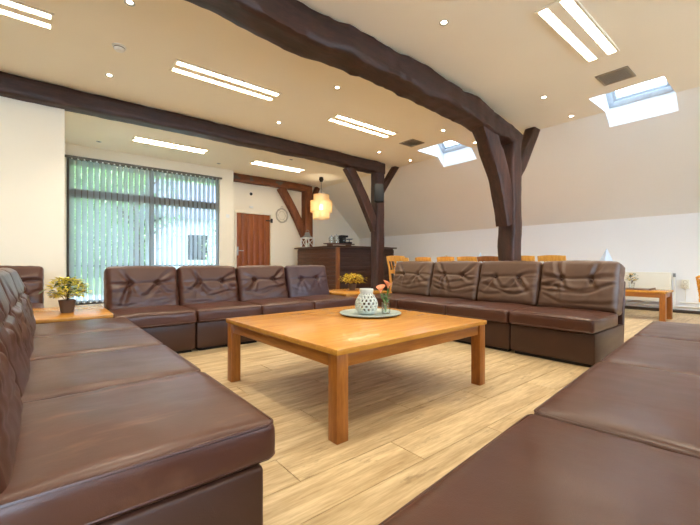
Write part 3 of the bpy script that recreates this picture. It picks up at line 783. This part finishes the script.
# ------------------------------------------------------------------ knee wall fittings
rd = thing('radiator', 'low cream panel radiator on the knee wall', 'radiator', (XW-.125, 1.86, .17))
MB().lim(-.03, 0, -.56, .56, 0, .46).build('panel', 'radiator', rd, .006)
MB().lim(.03, .06, -.56, .56, 0, .46).build('panel', 'radiator', rd, .006)
MB().lim(-.032, .062, -.565, .565, .455, .47).build('top_grille', 'radiator', rd, .003)
for s in (-.4, .4): MB().lim(.06, .12, s-.02, s+.02, .1, .14).build('bracket', 'pipe', rd, .002)
MB().tube([(.015,-.58,.4),(.015,-.60,.4),(.015,-.60,-.07)], .012, 8).build('feed_pipe', 'pipe', rd)
MB().lathe([(.0005,.03),(.016,.028),(.018,-.03),(.0005,-.03)], 12, (.015,-.60,.43)).build('valve', 'grey', rd)
pp = MB(); pp.tube([(XW-.05, -2.5, .10), (XW-.05, 6.6, .10)], .016, 10)
po = pp.build('heating_pipe', 'pipe'); tag(po, 'white heating pipe running low along the knee wall', 'pipe')
pp = MB(); pp.tube([(XW-.045, -2.5, .17), (XW-.045, 1.2, .17)], .010, 8)
tag(pp.build('heating_pipe', 'pipe'), 'thin white upper pipe under the wall socket', 'pipe')
sk = thing('wall_socket', 'white double socket on the knee wall with a hanging cable', 'socket', (XW, 1.14, .46))
MB().lim(-.045, 0, -.045, .045, -.07, .07).build('box', 'radiator', sk, .005)
for z in (-.032, .032):
    q = MB().lathe([(.026,0),(.026,.004),(.022,.004),(.02,-.006),(.0005,-.006)], 16).build('socket_outlet', 'grille', sk); q.location = (-.046, 0, z); q.rotation_euler = (0, -PI/2, 0)
MB().tube([(-.012,.0,-.07),(-.012,0,-.28)], .006, 6).build('cable', 'pipe', sk)

# rattan armchair at the right edge
rc = thing('rattan_chair', 'yellow rattan armchair beyond the end of the foreground sofa row', 'chair', (6.42, .525, 0), .2)
def weave(r0, r1, z0, z1, a0, a1, n, name):
    m = MB(); k = 9
    for i in range(k):
        z = z0+(z1-z0)*i/(k-1); r = r0+(r1-r0)*i/(k-1)
        m.tube([(r*math.cos(a0+(a1-a0)*j/n), r*math.sin(a0+(a1-a0)*j/n), z+.008*(1 if (i+j) % 2 else -1)) for j in range(n+1)], .016, 5)
    for j in range(0, n+1, 2):
        a = a0+(a1-a0)*j/n; m.tube([(r0*math.cos(a), r0*math.sin(a), z0), (r1*math.cos(a), r1*math.sin(a), z1)], .011, 5)
    m.build(name, 'rattan', rc)
weave(.29, .33, .32, .62, PI*.6, PI*2.4-.6, 34, 'woven_back')
MB().lathe([(.0005,.36),(.26,.36),(.29,.34),(.29,.30),(.0005,.30)], 30).build('seat', 'rattan', rc)
for k in range(4):
    a = PI/4+k*PI/2; MB().tube([(.24*math.cos(a), .24*math.sin(a), .32), (.27*math.cos(a), .27*math.sin(a), 0)], .02, 8).build('leg', 'rattan', rc)

# ------------------------------------------------------------------ loudspeaker, bar, pendant
sp = thing('loudspeaker', 'small black loudspeaker mounted on the dark post', 'speaker', (5.47, 5.68, 2.08), -.7)
MB().lim(-.1, .1, -.08, .08, 0, .38).build('cabinet', 'black', sp, .012)
MB().lim(-.085, .085, -.088, -.08, .015, .365).build('grille', 'black', sp, .003)
MB().lim(-.02, .02, .08, .17, .15, .2).build('bracket', 'grey', sp, .003)
bc = thing('bar_counter', 'dark wooden corner bar counter with horizontal boards', 'bar', (5.3, 6.9, 0))
BH = 1.2
MB().lim(.03, .62, .03, 1.8, 0, BH-.04).lim(.62, 1.9, .03, .6, 0, BH-.04).build('body', 'bardark', bc)
nb = 10
for i in range(nb):
    z0 = .06+(BH-.12)*i/nb; z1 = .06+(BH-.12)*(i+1)/nb-.008
    q = MB().lim(-.86, .86, -.012, .012, 0, z1-z0).build('board', 'barwood', bc, .003); q.location = (.018, .94, z0); q.rotation_euler = (0, 0, PI/2)
    MB().lim(.08, 1.9, .0, .028, z0, z1).build('board', 'bardark', bc, .003)
MB().lim(-.005, .07, -.005, .07, 0, BH-.04).build('corner_post', 'barpost', bc, .004)
MB().lim(-.07, .68, -.07, 1.84, BH-.04, BH).lim(.68, 1.95, -.07, .66, BH-.04, BH).build('countertop', 'bartop', bc, .004)

ln = thing('lantern', 'white wooden lantern with crossed sides on the bar', 'lantern', (5.5, 8.5, BH+.002))
for s in (-1, 1):
    for q in (-1, 1): MB().lim(s*.125-.013, s*.125+.013, q*.125-.013, q*.125+.013, 0, .27).build('post', 'white', ln, .002)
for z in (.01, .262):
    m = MB()
    for s in (-1, 1): m.lim(-.138,.138,s*.125-.012,s*.125+.012,z-.012,z+.012).lim(s*.125-.012,s*.125+.012,-.138,.138,z-.012,z+.012)
    m.build('frame', 'white', ln, .002)
for a in (0, 3):
    m = MB(); L = math.hypot(.25,.25)
    for s in (-1, 1): m.box((0, -.125, .136), (L, .010, .013), Matrix.Rotation(s*PI/4, 3, 'Y'))
    q = m.build('cross', 'white', ln); q.rotation_euler = (0, 0, a*PI/2)
MB().lim(-.14,.14,-.14,.14,0,.012).build('floor', 'white', ln)
MB().lathe([(.18,.275),(.13,.31),(.09,.34),(.09,.38),(.07,.41),(.0005,.42)], 4).build('roof', 'grey', ln)
MB().tube([(.05*math.cos(a), 0, .44+.04*math.sin(a)) for a in [2*PI*k/16 for k in range(16)]], .006, 6, True).build('ring_handle', 'grey', ln)
MB().lathe([(.0005,.012),(.04,.012),(.04,.13),(.0005,.13)], 16).build('candle', 'ceramic', ln)

rk = thing('bar_rack', 'dark wooden riser board on the bar carrying jars', 'rack', (5.78, 7.45, BH))
MB().lim(-.42,.42,-.11,.11,.06,.085).build('board', 'tray', rk, .004)
for s in (-1, 1): MB().lim(s*.3-.02, s*.3+.02, -.1, .1, 0, .06).build('foot', 'tray', rk, .003)
for dx, h, r, lb in ((-.25,.17,.07,'small lidded glass jar at the end of the bar riser'), (-.09,.2,.075,'taller lidded glass jar beside the black coffee maker')):
    j = thing('glass_jar', lb, 'jar', (5.78+dx, 7.45, BH+.085))
    MB().lathe([(.0005,0),(r,0),(r,h*.8),(r*.75,h*.92),(r*.7,h*.92),(r*.92,h*.78),(r*.92,.008),(.0005,.008)], 20).build('jar_body', 'clearglass', j)
    MB().lathe([(.0005,.004),(r*.88,.004),(r*.88,h*.5),(.0005,h*.5)], 16).build('contents', 'wicker', j)
    MB().lathe([(r*.8,h*.92),(r*.8,h),(.012,h+.01),(.016,h+.03),(.0005,h+.035)], 16).build('lid', 'metal', j)
cm = thing('coffee_maker', 'squat black coffee maker on the bar riser', 'coffee maker', (5.78+.12, 7.45, BH+.085))
MB().lim(-.11,.11,-.08,.08,0,.04).build('base', 'black', cm, .008); MB().lim(-.11,.11,.01,.08,.04,.2).build('tank', 'black', cm, .008); MB().lim(-.11,.11,-.08,.08,.16,.21).build('head', 'black', cm, .01)
MB().lathe([(.0005,.042),(.05,.042),(.055,.1),(.04,.15),(.0005,.15)], 16, (0,-.035,0)).build('jug', 'clearglass', cm)
sc = thing('kitchen_scale', 'small dark balance scale at the post end of the bar riser', 'scale', (5.78+.33, 7.45, BH+.085))
MB().lim(-.05,.05,-.05,.05,0,.05).build('base', 'dark', sc, .006); MB().lathe([(.012,.05),(.012,.1)], 10).build('stalk', 'grey', sc)
MB().lathe([(.0005,.1),(.07,.105),(.1,.13),(.098,.13),(.07,.11),(.0005,.106)], 24).build('pan', 'grey', sc)

pd = thing('pendant_lamp', 'tiered bamboo pendant lamp hanging above the bar', 'lamp', (5.5, 7.85, 0))
MB().lathe([(.0005,CEIL),(.05,CEIL),(.06,CEIL-.06),(.03,CEIL-.12),(.0005,CEIL-.12)][::-1], 20).build('ceiling_rose', 'black', pd)
MB().tube([(0,0,CEIL-.1),(0,0,2.42)], .006, 6).build('cord', 'grey', pd)
for r, z0, z1 in ((.20,2.37,2.55), (.275,2.10,2.39), (.21,1.93,2.13)):
    tier = MB().lathe([(r-.012,z0+.01),(r-.012,z1-.01)], 40).build('shade_tier', 'paper', pd)
    m = MB(); n = int(r*190)
    for k in range(n):
        a = 2*PI*k/n; m.box((r*math.cos(a), r*math.sin(a), (z0+z1)/2), (.006, .017, z1-z0), Matrix.Rotation(a, 3, 'Z'))
    q = m.build('bamboo_strips', 'bamboo', tier, smooth=False); q['kind'] = 'stuff'
    for z in (z0+.01, z1-.01):
        MB().tube([(r*math.cos(2*PI*k/36), r*math.sin(2*PI*k/36), z) for k in range(36)], .009, 5, True).build('hoop', 'bamboo', tier)
M['lampbulb'] = emit('lamp_bulb', (1, .8, .5), 14)
MB().lathe([(.0005,2.14),(.035,2.155),(.05,2.2),(.035,2.25),(.018,2.29),(.0005,2.3)], 18).build('bulb', 'lampbulb', pd)
MB().lathe([(.02,2.29),(.022,2.42)], 12).build('socket', 'black', pd)
l = bpy.data.lights.new('pendant_light', 'POINT'); l.energy = 17; l.color = (1, .88, .66); l.shadow_soft_size = .06
lo = bpy.data.objects.new('pendant_light', l); C.objects.link(lo); lo.parent = pd; lo.location = (0, 0, 2.21)

# wall hanging and small fittings on the door wall
wr_ = thing('wall_wreath', 'round grey wicker wreath with a hanging loop on the door wall', 'wreath', (4.98, YD-.03, 2.08))
def torus(R, r, n=40, sx=1, sz=1, c=(0,0,0), wob=0):
    return [(c[0]+R*sx*math.cos(2*PI*k/n), c[1]+wob*math.sin(9*2*PI*k/n), c[2]+R*sz*math.sin(2*PI*k/n)) for k in range(n)]
for k in range(4):
    MB().tube(torus(.165+.012*(k % 2), .01, 48, 1, 1.08, (0, -.01*(k//2), 0), .008*(1 if k % 2 else -1)), .012, 6, True).build('ring', 'wicker', wr_)
MB().tube(torus(.03, .006, 16, 1, 1, (0,0,.225)), .007, 6, True).build('loop', 'wicker', wr_)
MB().tube(torus(.10, .006, 30, 1, 1.1), .005, 6, True).build('inner_ring', 'wicker', wr_)
for a in range(6): MB().tube([(.1*math.cos(a*PI/3),0,.11*math.sin(a*PI/3)),(.16*math.cos(a*PI/3),0,.17*math.sin(a*PI/3))], .005, 5).build('spoke', 'wicker', wr_)
q = tag(MB().lathe([(.0005,.03),(.03,.025),(.04,0),(.0005,0)], 16).build('alarm_sounder', 'dark'), 'small dark round fitting high on the wall above the door', 'fitting'); q.location = (4.1, YD, 2.57); q.rotation_euler = (PI/2, 0, 0)
q = tag(MB().lim(-.05,.05,-.02,0,-.025,.025).build('wall_sensor', 'white', None, .006), 'little white box on the wall just above the door', 'fitting'); q.location = (4.1, YD, 2.23)
q = tag(MB().lim(-.01,0,-.04,.04,-.04,.04).build('light_switch', 'white', None, .003), 'white light switch on the end of the window wall', 'switch'); q.location = (3.33, YW, 1.9); q.rotation_euler = (0,0,PI/2)

# ------------------------------------------------------------------ the garden outside
struct(box_obj('roof_eave', -1, 5, YW+.2, 9.75, 2.86, 2.96, 'frame'), 'dark roof eave above the tall window outside', 'eave')
struct(box_obj('ground_outside', -14, 26, YD+.2, 40, -.14, -.06, 'lawn'), 'lawn outside the tall window', 'lawn')
struct(box_obj('terrace', -3, 8, YW+.21, 11.2, -.1, -.02, 'paving'), 'pale terrace outside the tall window', 'terrace')
def tree(x, y, h, r, mat, label, n=1500, seed=0, tz=.25):
    t = thing('garden_tree', label, 'tree', (x, y, -.06), 0, 'trees in the garden'); rnd = random.Random(seed)
    m = MB(); m.tube([(0,0,0),(.05,.02,h*.35),(0,.05,h*.75)], [.14,.1,.04], 8)
    for k in range(6):
        a = k*1.05; m.tube([(0,0,h*(.3+.06*k)),(r*.6*math.cos(a), r*.6*math.sin(a), h*(.5+.06*k))], [.05,.015], 6)
    m.build('trunk', 'bark', t)
    lv = MB()
    for k in range(n):
        d = Vector((rnd.gauss(0,1), rnd.gauss(0,1), rnd.gauss(0,1))).normalized()*(rnd.random()**.4)
        p = Vector((d.x*r, d.y*r, h*(tz+(1-tz)/2)+d.z*h*(1-tz)/2))
        lv.leaf(p, Vector((rnd.gauss(0,1), rnd.gauss(0,1), rnd.gauss(0,.6))).normalized()*.13, .04)
    o = lv.build('crown', mat, t, smooth=False); o['kind'] = 'stuff'
tree(-.9, 13.2, 4.2, 1.5, 'tree2', 'pale green tree outside, seen through the blinds near the cream corner', 2000, 1, .15)
tree(2.4, 14.5, 4.6, 1.7, 'tree1', 'darker green tree outside, seen behind the window mullion', 2200, 2, .2)
tree(5.7, 14.4, 3.2, 1.2, 'tree2', 'low pale green tree outside, in front of the house', 1400, 3, .1)
tree(-3.2, 16.6, 6, 2.2, 'tree1', 'tall green tree far outside the window', 2400, 4, .2)
hs = thing('garden_house', 'pale rendered house with dark roof beyond the garden', 'house', (7.6, 17.6, -.06))
MB().lim(-3.4, 4, 0, 5, 0, 2.9).build('walls', 'render', hs)
MB().add([(-3.8,-.4,2.8),(4.4,-.4,2.8),(4.4,2.5,5),(-3.8,2.5,5),(-3.8,5.4,2.8),(4.4,5.4,2.8)], [(0,1,2,3),(3,2,5,4),(0,3,4),(1,5,2)]).build('roof', 'tile', hs, smooth=False)
for x in (-2.2, .2, 2.4):
    q = MB().lim(x-.5, x+.5, -.06, .0, .9, 2.2).build('window', 'white', hs); MB().lim(x-.43, x+.43, -.08, -.05, .97, 2.13).build('pane', 'dark', q)
rl = thing('garden_railing', 'dark metal railing along the terrace outside the window', 'railing', (2, 11.1, -.02))
MB().tube([(-5,0,.74),(6,0,.74)], .02, 8).build('handrail', 'black', rl)
for i in range(8): MB().tube([(-5+i*1.57,0,0),(-5+i*1.57,0,.74)], .018, 6).build('post', 'black', rl)

hg = thing('garden_hedge', 'tall dense green hedge at the end of the garden', 'hedge', (0, 26, -.06))
MB().lim(-10, 11, -.4, .4, 0, 6.4).build('core', 'tree1', hg)
lv = MB(); rnd = random.Random(5)
for k in range(14000):
    p = Vector((rnd.uniform(-10.2, 11.2), rnd.gauss(-.5, .25), rnd.uniform(0, 6.7)+.3*math.sin(k)))
    lv.leaf(p, Vector((rnd.gauss(0,1), rnd.gauss(0,1), rnd.gauss(0,.6))).normalized()*.25, .08)
o = lv.build('foliage', 'tree2', hg, smooth=False); o['kind'] = 'stuff'
